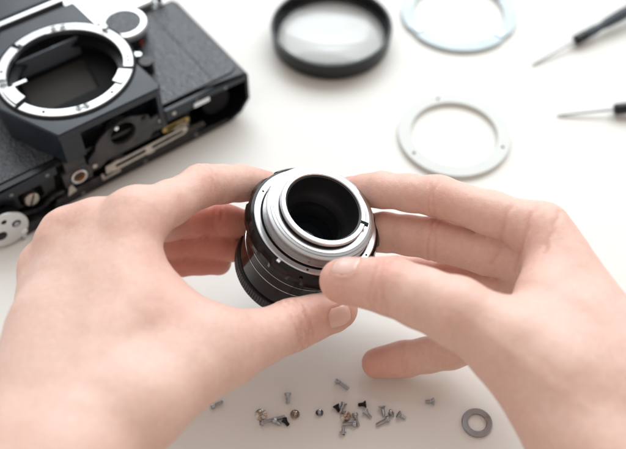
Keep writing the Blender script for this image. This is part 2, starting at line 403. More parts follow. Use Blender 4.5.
    mb = MB(); mb.lathe([(9.0, 1.8), (9.0, 2.3), (8.1, 2.3), (7.9, 0.2)], 48, FM(-YF+0.6) @ Matrix.Translation((10.0, 37.4, 0))); mb.build('window_rim', M_dark, br)
    mb = MB(); mb.cyl(7.9, -5.4, -4.6, 40, FM(-YF+0.6) @ Matrix.Translation((10.0, 37.4, 0))); mb.build('window_floor', M_inner, br)
    mb = MB(); mb.cyl(2.4, -4.5, 0.5, 20, FM(-YF+0.6) @ Matrix.Translation((7.6, 41.2, 0)), r1=1.3); mb.build('shaft_end', M_bright, br, bevel=0.3)
    for (u_, v_) in ((34, 33.6), (-11.2, 23.4)):
        mb = MB(); mb.cyl(1.5, 1.8, 2.6, 16, FM(-YF+0.6) @ Matrix.Translation((u_, v_, 0))); mb.build('screw', M_lever, br, bevel=0.25)
    mb = MB(); mb.plate([(-28, 20), (-15.4, 22), (-15.4, 35), (-24, 36.5), (-28, 36)], [], 0, 3.2, FM(-YF-0.3)); mb.build('bracket', M_dark, root, bevel=0.9)
    mb = MB(); mb.cyl(1.6, 0, 1.2, 16, FM(-YF+2.5) @ Matrix.Translation((24.5, 40.5, 0))); mb.build('screw', M_black, root, bevel=0.3)
    mb = MB(); mb.box(-6, 33, YF-0.4, YF+3, 20.2, 21.6); mb.box(-6, 30, YF+0.2, YF+3, 23.0, 24.0); mb.build('bridge_rail', M_dark, root, bevel=0.2)
    # forked nickel lever with two slots
    a = math.atan2(1.2, 52)
    LM = FM(-YF+3.2) @ Matrix.Translation((-3.5, 16.5, 0)) @ Matrix.Rotation(a, 4, 'Z')
    mb = MB()
    out = [(-3, -2.6), (5, -3.4), (24, -3.2), (25, -4.2), (29, -4.2), (30, -3.0), (50, -2.6), (52.6, -1.2), (53, 1.0), (51.6, 2.8), (30, 3.0), (8, 3.0), (6, 3.8), (-2, 3.2)]
    mb.plate(out, [capsule2(5.0, 0.0, 23, 0.0, 1.35), capsule2(29.5, 0.0, 49, 0.2, 1.35)], 0, 1.0, LM)
    mb.build('slotted_lever', M_lever, root, bevel=0.2)
    mb = MB(); mb.plate([(-6, -6), (6, -5.6), (6, -4.2), (-6, -4.4)], [], 0, 1.0, LM); mb.plate([(-6, -6), (-4.6, -6), (-4.6, -1), (-6, -1)], [], 0, 1.0, LM)
    mb.build('lever_foot', M_lever, root, bevel=0.15)
    mb = MB(); mb.plate(capsule2(36, 23.6, 50.5, 23.4, 2.0), [capsule2(38, 23.6, 49.0, 23.4, 1.2)], 0, 0.9, FM(-YF+1.6)); mb.build('brass_lever', M_gold, root, bevel=0.2)
    mb = MB(); mb.box(57, 68, YF-2.3, YF-1.4, 29.4, 32.6); mb.build('chrome_tab', M_chrome, root, bevel=0.3)
    # long rods and edge of the winding mechanism
    mb = MB()
    mb.cyl(0.9, -30, 62, 12, FM(-YF+1.2) @ Matrix.Translation((0, 11.2, 0)) @ Matrix.Rotation(rad(90), 4, 'Y'))
    mb.box(-38, 58, YF-1.0, YF+1.4, 7.0, 8.6)
    mb.build('transport_rod', M_dark, root, bevel=0.2)
    mb = MB()
    for i in range(9):
        u0 = -34+i*9.6
        mb.box(u0, u0+random.uniform(3, 7), YF-0.4-random.random(), YF+3, 8.7+random.random(), 9.9+1.5*random.random())
    mb.build('clutch_teeth', M_dark, root, bevel=0.2)
    for (u_, v_, r_, m_) in ((44, 32.0, 1.3, M_lever), (60, 33.4, 1.0, M_darkscrew), (80, 32.2, 1.1, M_darkscrew), (-38, 32.0, 1.2, M_darkscrew), (-60, 30.4, 1.2, M_darkscrew), (56, 5.6, 1.3, M_darkscrew), (20, 4.6, 1.2, M_darkscrew), (-22, 4.4, 1.3, M_darkscrew)):
        mb = MB(); mb.cyl(r_, -1, 1.35 if v_ > 20 else 1.0, 18, FM(-YF+(0 if v_ > 20 else 0.2))); 
        mb.v = [(x+u_, y, z+v_) for x, y, z in mb.v]; sm_ = mb.build('screw', m_, root, bevel=0.2)
    mb = MB()
    for i in range(26):
        t0, t1 = i*0.9, (i+1)*0.9
        for k_ in range(8):
            a0, a1 = k_*math.pi/4, (k_+1)*math.pi/4
            p = Vector((40+t0+0.9*k_/8*1.0, YF+1.5+1.5*math.cos(a0), 9.8+1.5*math.sin(a0))); q = Vector((40+t0+0.9*(k_+1)/8, YF+1.5+1.5*math.cos(a1), 9.8+1.5*math.sin(a1)))
            d_ = (q-p).normalized(); n1 = Vector((1, 0, 0)).cross(d_).normalized()*0.26; n2 = Vector((0.26, 0, 0))
            mb.add([p+n1, p+n2, p-n1, p-n2, q+n1, q+n2, q-n1, q-n2], [(0, 1, 5, 4), (1, 2, 6, 5), (2, 3, 7, 6), (3, 0, 4, 7)])
    mb.build('coil_spring', M_lever, root, angle=60)
    gl = []
    for i in range(24):
        for d_, r_ in ((0, 4.6), (3, 5.6), (7, 5.6), (10, 4.6)): gl.append((48+r_*math.cos(rad(i*15+d_)), 14.0+r_*math.sin(rad(i*15+d_))))
    mb = MB(); mb.plate(gl, [circ(48, 14, 1.4, 16)], 0, 1.2, FM(-YF-3.0)); mb.build('gear_wheel', M_lever, root, bevel=0.1)
    gl = [(x-44, z-0.5) for x, z in gl]
    mb = MB(); mb.plate(gl, [circ(4, 13.5, 1.4, 16)], 0, 1.2, FM(-YF-2.0)); mb.build('gear_wheel', M_dark, root, bevel=0.1)
    # tripod socket block
    mb = MB(); mb.plate([(-31, 16.5), (-14, 16.5), (-13, 25), (-17, 30), (-31, 28)], [circ(-21.8, 22.6, 5.0, 32)], 0, 3.2, FM(-YF+0.2))
    sb = mb.build('tripod_block', M_dark, root, bevel=0.6)
    mb = MB(); mb.lathe([(4.9, -2), (4.9, 4.0), (4.2, 4.4), (3.7, 4.0), (3.7, -3)], 40, FM(-YF+0.2) @ Matrix.Translation((-21.8, 22.4, 0))); mb.build('socket_rim', M_chrome, sb)
    mb = MB(); mb.lathe([(3.65, 3.6), (3.4, -2.2), (0.01, -2.2)], 32, FM(-YF+0.2) @ Matrix.Translation((-21.8, 22.4, 0))); mb.build('socket_thread', M_copper, sb)
    mb = MB(); mb.plate([(-31.5, 11.5), (-25.6, 13), (-27.5, 19), (-29.5, 17.8)], [], 0, .8, FM(-YF+3.3)); mb.build('nickel_clip', M_lever, root, bevel=0.15)
    # slotted screw in its recess
    mb = MB(); mb.plate([(-66, 15), (-36, 15), (-34, 28), (-66, 28)], [rrect(-57, -43, 14.5+1.5, 25.5, 2)], 0, 1.6, FM(-YF-2.2)); mb.build('screw_recess', M_black, root, bevel=0.6)
    SM = FM(-YF-3.5) @ Matrix.Translation((-50.6, 18.2, 0))
    mb = MB(); mb.lathe([(4.5, 0), (4.5, 3.4), (3.9, 3.9), (0.001, 3.9)], 32, SM); big = mb.build('screw', M_lever, root)
    mb = MB(); mb.box(-4.2, 4.2, -.5, .5, 3.7, 4.05, SM @ Matrix.Rotation(rad(62), 4, 'Z')); mb.build('slot', M_inner, big)
    # curved wire spring under it
    mb = MB()
    pts = [(-60, 12.5), (-54, 10.8), (-50, 9.6), (-46, 10.2), (-42, 12.8), (-38, 14.6), (-33, 14.8)]
    for p, q in zip(pts[:-1], pts[1:]):
        mb.plate(capsule2(p[0], p[1], q[0], q[1], 0.9, 6), [], 0, 1.6, FM(-YF+0.4))
    mb.build('spring_arm', M_dark, root)
    mb = MB(); mb.plate([(X0+1, 2), (-60, 1), (-40, 3.2), (-40, 7.5), (-58, 9), (X0+1, 12)], [], 0, 7.5, FM(-YF-0.5)); mb.build('end_block', M_black, root, bevel=0.8)
    # round silver end plate with holes
    GM = FM(-YF+6.5) @ Matrix.Translation((-70.5, 13.8, 0))
    mb = MB()
    out = circ(0, 0, 12.5, 60, -52, 300)+[(5.2, -13.6), (3.8, -15.4), (6.4, -17.4), (9.0, -15.4), (8.6, -11.0)]
    mb.plate(out, [circ(6.0, 1.0, 2.6, 24), circ(0.2, 6.6, 1.6, 20), circ(-4, -3, 3.2, 24)], 0, 1.2, GM)
    gp = mb.build('winding_plate', M_chrome, root, bevel=0.25)
    mb = MB(); mb.cyl(1.5, 1.2, 1.9, 16, GM @ Matrix.Translation((6.2, -14.6, 0))); mb.build('pin', M_steel, gp, bevel=0.2)
    mb = MB(); mb.cyl(1.9, 1.2, 2.4, 16, GM @ Matrix.Translation((8.2, -6.8, 0))); mb.build('pin', M_bright, gp, bevel=0.3)
    mb = MB(); mb.cyl(1.7, -1, 1.6, 16, GM @ Matrix.Translation((6, 1, 0))); mb.build('pin', M_steel, gp, bevel=0.2)
    mb = MB(); mb.cyl(10.5, -6.3, -0.05, 40, GM); mb.build('winding_hub', M_black, gp, bevel=0.3)
build_camera()

# ---------------------------------------------------------------- the lens in the hands
LT = np.array([5.2, 245.6, 88.0]); LN = Vector((0.295, 0.015, 0.955)).normalized()
def frame_from(n, up=Vector((0, 1, 0))):
    z = Vector(n).normalized(); x = up.cross(z).normalized(); y = z.cross(x)
    return Matrix((x, y, z)).transposed()
def lens_axis():
    C = Vector((0, 0, 400)); T = Vector(LT); v = (C-T).normalized()
    Rr = Vector((0, 0, 1)).cross(v).normalized(); Uu = v.cross(Rr); ph = rad(28.6)
    return (0.765*v+0.644*(math.sin(ph)*Rr+math.cos(ph)*Uu)).normalized()
LN = lens_axis()
LR = frame_from(LN)
def build_lens():
    root = empty('camera_lens', LT, mat3=LR)
    tag(root, 'small black and silver camera lens held rear end up between both hands', 'lens')
    L = lambda prof, name, m, par=root, n=128, **k: (lambda b: (b.lathe(prof, n, closed=k.pop('closed', False)), b.build(name, m, par, **k))[1])(MB())
    # rear rim
    rim = L([(18.3, -5), (18.3, -0.5), (18.7, 0), (20.4, 0), (20.9, -0.45), (20.9, -1.6), (20.0, -1.8), (19.6, -3.4)], 'rear_rim', M_rim, angle=28)
    L([(19.5, -1.9), (19.9, -2.0), (19.9, -2.9), (20.9, -2.95), (20.9, -3.2)], 'rim_groove', M_inner)
    # turned and threaded mount tube
    prof = [(20.5, -3.0), (22.2, -3.0), (23.4, -3.1), (23.5, -3.5), (24.7, -3.7), (24.8, -4.2), (26.1, -4.5), (26.4, -4.8)]
    z = -5.1
    for i in range(5):
        prof += [(26.4, z-0.50), (25.9, z-0.62), (25.9, z-0.86), (26.4, z-0.98)]; z -= 1.12
    prof += [(26.5, z-0.1), (26.5, -12.0)]
    L(prof, 'threaded_mount', M_alu, angle=20)
    # chrome flange
    L([(26.5, -12.4), (27.2, -12.3), (27.4, -11.7), (29.7, -11.7), (30.2, -12.0), (30.3, -13.4), (25.3, -13.4)], 'flange_ring', M_rim, angle=25)
    L([(26.55, -12.2), (27.1, -12.15), (27.1, -12.35), (26.55, -12.3)], 'flange_groove', M_inner)
    # inside tube with baffle steps and glass
    tube = [(18.35, -0.8), (17.6, -1.2), (17.6, -5)]
    tube += [(16.9, -8), (16.0, -13), (15.4, -13.4), (14.6, -19), (13.6, -20), (12.6, -23), (11.9, -27), (0.01, -27)]
    L(tube, 'inner_tube', M_bore, angle=60)
    g = []
    for i in range(13):
        r_ = 11.9*(1-i/12); g.append((max(r_, 0.001), -24.6+1.8*(1-(r_/11.9)**2)))
    L(g, 'rear_glass', M_lensglass)
    L([(14.5, -17.6), (12.9, -17.2), (12.7, -17.6), (14.2, -18.2)], 'glass_retainer', M_black)
    # black aperture ring with scallops
    n = 144; v = []; f = []
    prof = [(30.4, -12.4), (31.6, -12.9), (33.0, -14.6), (33.6, -16.0), (33.4, -18.6), (32.6, -19.6), (28.0, -19.8)]
    for i in range(n):
        a = 2*math.pi*i/n
        s = 0.5-0.5*math.cos(a*12); dip = 0.9*(1 if s > 0.55 else 0)
        for q, (r_, z_) in enumerate(prof):
            rr = r_-(dip if 2 <= q <= 4 else 0)
            v.append((rr*math.cos(a), rr*math.sin(a), z_))
    k = len(prof)
    for i in range(n):
        j = (i+1) % n
        for q in range(k-1): f.append((i*k+q, j*k+q, j*k+q+1, i*k+q+1))
    mk('aperture_ring', v, f, M_gloss, root, angle=22)
    # barrel
    L([(28.2, -19.7), (28.2, -28.8), (27.9, -29.0), (27.9, -29.3), (28.2, -29.5), (28.2, -35.6), (27.9, -35.8), (27.9, -36.1), (28.2, -36.3), (28.0, -48), (27.2, -49)], 'barrel', M_gloss, angle=22)
    L([(28.25, -28.95), (28.42, -29.0), (28.42, -29.25), (28.25, -29.3)], 'silver_line', M_bright, closed=True)
    L([(28.25, -35.75), (28.42, -35.8), (28.42, -36.05), (28.25, -36.1)], 'silver_line', M_bright, closed=True)
    # knurled front ring
    n = 360; v = []; f = []
    prof = [(27.3, -49), (28.7, -49.4), (29.1, -50), (29.1, -55.5), (28.6, -56.6), (25.5, -57.2), (25.0, -55)]
    for i in range(n):
        a = 2*math.pi*i/n; dip = 0.28*(i % 3 == 0)
        for q, (r_, z_) in enumerate(prof):
            rr = r_-(dip if 2 <= q <= 3 else 0); v.append((rr*math.cos(a), rr*math.sin(a), z_))
    k = len(prof)
    for i in range(n):
        j = (i+1) % n
        for q in range(k-1): f.append((i*k+q, j*k+q, j*k+q+1, i*k+q+1))
    mk('knurled_ring', v, f, M_black, root, angle=20)
    L([(25.1, -52.5), (19, -46), (18, -44), (0.01, -42)], 'front_glass', M_lensglass)
    # little details: notch in rim, screws and dots on the flange, distance marks
    def onring(a, r_, z_): return Matrix.Rotation(rad(a), 4, 'Z') @ Matrix.Translation((r_, 0, z_))
    b = MB(); b.box(-1.9, 1.9, -0.9, 0.9, -0.9, 0.08, onring(-14, 20.4, 0)); b.build('rim_notch', M_inner, rim)
    for a in (158, 262, 38, -30):
        b = MB(); b.cyl(0.55, 0, 0.08, 14, onring(a, 28.6, -11.7)); b.build('flange_dot', M_inner, root)
    b = MB(); b.box(-1.0, 1.0, -1.0, 1.0, -0.5, 0.2, onring(236, 31.0, -12.4)); b.build('lever_stop', M_alu, root, bevel=0.3)
    b = MB(); b.cyl(0.8, -0.2, 0.2, 18, onring(259, 33.0, -14.5) @ Matrix.Rotation(rad(60), 4, 'Y')); b.build('grub_screw', M_black, root)
    b = MB()
    for i in range(16): b.box(-0.05, 0.05, -0.08, 0.08, -1.1 if i % 4 else -1.9, 0, onring(196+i*4.2, 28.26, -22.0))
    b.build('scale_marks', M_mark, root)
build_lens()

# ---------------------------------------------------------------- hands: one continuous surface from a distance field
def cone(P, a, b, ra, rb):
    ab = b-a; t = np.clip(((P-a)@ab)/max(ab@ab, 1e-9), 0, 1)
    d = P-(a+t[..., None]*ab)
    return np.sqrt((d*d).sum(-1))-(ra+(rb-ra)*t)
def smin(a, b, k):
    h = np.maximum(k-np.abs(a-b), 0)/k
    return np.minimum(a, b)-h*h*k*0.25
def chain(P, c, k):
    r_ = None
    for (a, ra), (b, rb) in c:
        d = cone(P, a, b, ra, rb); r_ = d if r_ is None else smin(r_, d, k)
    return r_
class Hand:
    def __init__(s, palm, fingers, kp=10, kf=7): s.palm = palm; s.fingers = fingers; s.kp = kp; s.kf = kf
    def sdf(s, P):
        p = chain(P, s.palm, s.kp); out = p
        for c, kf in s.fingers:
            out = np.minimum(out, smin(p, chain(P, c, 3.0), kf))
        return out
    def bbox(s):
        pts = [(a, ra) for c in [s.palm]+[f for f, _ in s.fingers] for seg in c for a, ra in seg]
        lo = np.min([a-ra for a, ra in pts], 0)-3; hi = np.max([a+ra for a, ra in pts], 0)+3
        return lo, hi
    def mesh(s, h=1.25):
        lo, hi = s.bbox(); n = np.ceil((hi-lo)/h).astype(int)+1
        ax = [lo[i]+h*np.arange(n[i]) for i in range(3)]
        def block(fn, lo2, hi2, D, comb):
            i0 = np.clip(np.floor((lo2-lo)/h).astype(int), 0, n-1); i1 = np.clip(np.ceil((hi2-lo)/h).astype(int)+1, 1, n)
            for x in range(i0[0], i1[0], 24):
                x1 = min(x+24, i1[0])
                P = np.stack(np.meshgrid(ax[0][x:x1], ax[1][i0[1]:i1[1]], ax[2][i0[2]:i1[2]], indexing='ij'), -1)
                sl = (slice(x, x1), slice(i0[1], i1[1]), slice(i0[2], i1[2])); comb(sl, fn(P))
        pal = np.full(n, 99.0); 
        def setp(sl, d): pal[sl] = d
        block(lambda P: chain(P, s.palm, s.kp), lo, hi, pal, setp)
        out = pal.copy()
        for c, kf in s.fingers:
            pts = [q for seg in c for q in seg]
            l2 = np.min([a-ra for a, ra in pts], 0)-kf-4; h2 = np.max([a+ra for a, ra in pts], 0)+kf+4
            def cmb(sl, d): out[sl] = np.minimum(out[sl], smin(pal[sl], d, kf))
            block(lambda P: chain(P, c, 3.0), l2, h2, out, cmb)
        for ax_ in range(3):
            for e in (0, -1):
                sl = [slice(None)]*3; sl[ax_] = e; out[tuple(sl)] = 5.0
        return nets(out, lo, h)
def nets(D, lo, h):
    nx, ny, nz = D.shape; S_ = np.zeros((nx-1, ny-1, nz-1, 3)); N = np.zeros((nx-1, ny-1, nz-1))
    ins = D < 0
    for axis in range(3):
        o1, o2 = [(1, 2), (0, 2), (0, 1)][axis]
        for a in (0, 1):
            for b in (0, 1):
                s0 = [None]*3; s1 = [None]*3
                s0[axis] = slice(0, -1); s1[axis] = slice(1, None)
                for o, q in ((o1, a), (o2, b)):
                    s0[o] = s1[o] = slice(q, D.shape[o]-1+q)
                d0 = D[tuple(s0)]; d1 = D[tuple(s1)]
                m = (d0 < 0) != (d1 < 0)
                t = np.where(m, d0/np.where(m, d0-d1, 1), 0)
                N += m
                S_[..., axis] += np.where(m, t, 0); S_[..., o1] += m*a; S_[..., o2] += m*b
    act = N > 0; idx = -np.ones(act.shape, int); idx[act] = np.arange(act.sum())
    ii = np.argwhere(act); V = lo+h*(ii+S_[act]/N[act][:, None])
    F_ = []
    for axis in range(3):
        o1, o2 = [(1, 2), (2, 0), (0, 1)][axis]
        sl0 = [slice(1, -1)]*3; sl1 = [slice(1, -1)]*3
        sl0[axis] = slice(0, -1); sl1[axis] = slice(1, None)
        c = ins[tuple(sl0)] != ins[tuple(sl1)]; e = np.argwhere(c); off = np.ones(3, int); off[axis] = 0; e = e+off
        s0 = ins[e[:, 0], e[:, 1], e[:, 2]]
        q = []
        for (a, b) in ((0, 0), (-1, 0), (-1, -1), (0, -1)):
            g = e.copy(); g[:, o1] += a; g[:, o2] += b; q.append(idx[g[:, 0], g[:, 1], g[:, 2]])
        q = np.stack(q, 1); q[~s0] = q[~s0][:, ::-1]; F_.append(q)
    return V, np.concatenate(F_)

def smooth(V, F_, it, lam=0.5):
    E = np.concatenate([F_[:, [0, 1]], F_[:, [1, 2]], F_[:, [2, 3]], F_[:, [3, 0]]]); E = np.concatenate([E, E[:, ::-1]])
    cnt = np.bincount(E[:, 0], minlength=len(V)).astype(float)[:, None]
    for i in range(it):
        for l_ in (lam, -lam*1.02):
            A = np.stack([np.bincount(E[:, 0], V[E[:, 1], c], len(V)) for c in range(3)], 1)/cnt
            V = V+l_*(A-V)
    return V
def normals(V, F_):
    n = np.cross(V[F_[:, 2]]-V[F_[:, 0]], V[F_[:, 3]]-V[F_[:, 1]]); N = np.zeros_like(V)
    for c in range(4):
        for k in range(3): N[:, k] += np.bincount(F_[:, c], n[:, k], len(V))
    return N/np.maximum(np.linalg.norm(N, axis=1, keepdims=True), 1e-9)
def unit(v): v = np.asarray(v, float); return v/np.linalg.norm(v)

def build_hand(label, palm, fingers, creases, flush_shade, nails, seed, tendons=()):
    hd = Hand(palm, fingers); V, F_ = hd.mesh()
    V = smooth(V, F_, 3); N = normals(V, F_)
    disp = np.zeros(len(V)); red = np.zeros(len(V))
    for (p, a, d, off, wd, amp, R_) in creases:       # a = along the finger, d = side that wrinkles
        a = unit(a); q = V-p; t = q@a-off; side = (q@unit(d))
        rr = np.linalg.norm(q-np.outer(q@a, a), axis=1)
        wob = 0.5*np.sin(side*0.9+off)
        m = np.clip(side/4+0.2, 0, 1)*(rr < R_)
        disp -= 1.4*amp*np.exp(-((t+wob)/wd)**2)*m
        red += 0.16*np.exp(-((t+wob)/wd)**2)*m
    for (p, R_, s) in flush_shade: red += s*np.exp(-((V-p)**2).sum(1)/R_**2)
    for (a, b, amp) in tendons:                        # faint cords on the back of the hand
        a_, b_ = np.asarray(a), np.asarray(b); v_ = unit(np.array([0, 0, 400.])-(a_+b_)/2); e_ = unit(b_-a_); l_ = unit(np.cross(e_, v_))
        q = V-a_; t = (q@e_)/np.linalg.norm(b_-a_); side = N@v_
        disp += amp*np.exp(-((q@l_+1.5*np.sin(t*5+a_[0]))/2.6)**2)*np.clip(t*5+.2, 0, 1)*np.clip((1-t)*2.2, 0, 1)*np.clip(side, 0, 1)
    o3 = Vector((seed*13.7, seed*5.1, 0))
    for i in range(len(V)):
        x = Vector(V[i])
        disp[i] += 0.55*noise.noise(x*0.045+o3)+0.22*noise.noise(x*0.13+o3)+0.07*noise.noise(x*0.4+o3)
    NF = []
    for (c, a, d, L_, W_) in nails:
        a = unit(a); d = unit(np.asarray(d, float)-(np.asarray(d, float)@a)*a); s = np.cross(a, d); q = V-c
        U = (q@a)/(L_/2); W2 = (q@s)/(W_/2); up = q@d
        rho = (np.abs(U)**3+np.abs(W2)**3)**(1/3)
        m = (up > 0)
        disp += m*(-0.30*(rho < 1)+0.42*np.exp(-((rho-1.14)/0.10)**2)*np.where(U > 0.5, 0.25, 1))
        red += m*0.2*np.exp(-((rho-1.15)/0.15)**2)
        NF.append((c, a, d, s, L_, W_))
    V2 = V+N*disp[:, None]
    me = bpy.data.meshes.new('hand'); me.from_pydata((V2*SC).tolist(), [], F_.tolist()); me.update(); me.shade_smooth()
    at_ = me.attributes.new('flush_shade', 'FLOAT', 'POINT'); at_.data.foreach_set('value', np.clip(red, 0, 1).astype(np.float32))
    me.materials.append(M_skin)
    o = bpy.data.objects.new('hand', me); COL.objects.link(o); tag(o, label, 'hand', 'the two hands of one person')
    for (c, a, d, s, L_, W_) in NF:
        nu, nw = 21, 17; pts = []
        for i in range(nu):
            for j in range(nw):
                u_ = -1+2*i/(nu-1); w_ = -1+2*j/(nw-1)
                w2 = w_*(1-max(0, abs(u_)-0.35)**2*(1.0 if u_ < 0 else 0.55)); 
                pts.append(np.asarray(c)+a*(u_*L_/2)+s*(w2*W_/2))
        pts = np.array(pts); org = pts+np.asarray(d)*22; t = np.zeros(len(pts))
        for _ in range(60):
            t += np.maximum(hd.sdf(org-np.asarray(d)*t[:, None]), -0.5)*0.9
        hit = org-np.asarray(d)*t[:, None]
        k = 0
        for i in range(nu):
            for j in range(nw):
                u_ = -1+2*i/(nu-1); w_ = -1+2*j/(nw-1)
                e = max(abs(w_)**6, (abs(u_)**8 if u_ < 0 else 0))
                hit[k] += np.asarray(d)*(0.08-0.55*e); k += 1
        fs = [(i*nw+j, i*nw+j+1, (i+1)*nw+j+1, (i+1)*nw+j) for i in range(nu-1) for j in range(nw-1)]
        nl = mk('nail', hit, fs, M_nail, o, angle=80)
        so = nl.modifiers.new('thickness', 'SOLIDIFY'); so.thickness = 0.4*SC; so.offset = 0
    return o

def fin(*pr):
    """pairs (point, radius) -> chain of cones with fleshy mid-points"""
    out = []
    for (a, ra), (b, rb) in zip(pr[:-1], pr[1:]):
        a, b = np.asarray(a, float), np.asarray(b, float); m = (a+b)/2; rm = (ra+rb)/2*0.955
        out += [((a, ra), (m, rm)), ((m, rm), (b, rb))]
    return out
def seg(a, ra, b, rb): return ((np.asarray(a, float), ra), (np.asarray(b, float), rb))

# right hand of the photograph
def right_hand():
    iM, iP, iD, iT = at(543, 231, 88), at(438, 196, 84), at(382, 190, 76), at(352, 191, 68)
    mM, mP, mD, mT = at(540, 266, 70), at(436, 239, 63), at(384, 232, 58), at(356, 234, 52)
    rM, rP, rD, rT = at(532, 298, 54), at(450, 276, 41), at(398, 272, 34), at(368, 280, 29)
    lM, lP, lD, lT = at(532, 330, 42), at(452, 350, 18), at(404, 359, 11.5), at(377, 363, 9.5)
    tT, tI, tM, tC = at(346, 281, 88), at(389, 285, 95), at(456, 312, 98), at(560, 372, 92)
    W = at(668, 422, 84); E_ = W+np.array([95, -125, 5.])
    palm = [seg(iM, 11.5, W, 18), seg(mM, 11.5, W+[0, 0, -8], 18), seg(rM, 11, W+[0, -4, -14], 17), seg(lM, 10, W+[-2, -8, -20], 16),
            seg(tC, 17, W, 22), seg((iM+tC)/2+[0, 0, 2], 11, W, 20), seg(W, 24, E_, 30), seg(W+[4, -4, -14], 22, E_+[0, 0, -10], 28),
            seg(at(556, 258, 84), 11, at(536, 318, 90), 12), seg(at(520, 352, 92), 17, at(606, 470, 82), 24), seg(at(570, 330, 90), 16, W, 20)]
    fingers = [(fin((iM, 11.2), (iP, 9.6), (iD, 8.6), (iT, 7.6)), 8), (fin((mM, 11), (mP, 10.5), (mD, 9.6), (mT, 8.5)), 7),
               (fin((rM, 10.5), (rP, 8.8), (rD, 8.0), (rT, 7.2)), 7), (fin((lM, 9.5), (lP, 9.2), (lD, 8.8), (lT, 8.0)), 7),
               (fin((tC, 16.5), (tM, 14.2), (tI, 12.2), (tT, 9.9))+[seg(tT, 9.9, tT+unit(tT-tI)*3, 8.9)], 12)]
    up = np.array([0, -0.35, 0.95])
    creases = [(tI, tI-tT, up, o_, 0.6, 0.42, 15) for o_ in (-3.4, -1.6, 0.2, 2.0, 3.8)]
    creases += [(iP, iP-iD, np.array([0, -.9, .3]), o_, 0.7, 0.45, 13) for o_ in (-1, 1.2)]
    creases += [(mP, mP-mD, np.array([0, -.9, .4]), o_, 0.7, 0.5, 13) for o_ in (-1, 1.6)]
    creases += [(iM, iM-iP, np.array([-.3, -.9, .5]), o_, 1.0, 0.6, 22) for o_ in (-16, -6, 5)]
    creases += [(lD, lD-lT, np.array([0, -.5, .8]), o_, 0.6, 0.3, 12) for o_ in (-1, 1)]
    flush_shade = [(tT, 13, 0.5), (tI+[0, 4, 8], 11, 0.45), (tM, 14, 0.2), (iP, 12, 0.25), (iT, 14, 0.5), (lT, 16, 0.55), (mT, 20, 0.5), (mP, 14, .3), (iM, 16, 0.15), (rP, 18, .35), ((iM+tM)/2, 20, .2)]
    ta = unit(tT-tI)
    v = unit(np.array([0, 0, 400.])-tT)
    nd = v*0.7+np.array([-0.05, 0.55, 0.35])
    nails = [(tT-ta*3.0, ta, nd, 12.0, 10.8)]
    print('R lens', [round(float(np.linalg.norm(a-b))) for a, b in ((iM, iP), (iP, iD), (iD, iT), (mM, mP), (mP, mD), (rM, rP), (rP, rD), (lM, lP), (lP, lD), (lD, lT), (tC, tM), (tM, tI), (tI, tT), (iM, W), (tC, W))])
    build_hand('right hand turning the lens, thumb on its rim, little finger resting on the table', palm, fingers, creases, flush_shade, nails, 1, [(iM, W, 0.3), (tM, at(640, 440, 84), 0.4)])
right_hand()

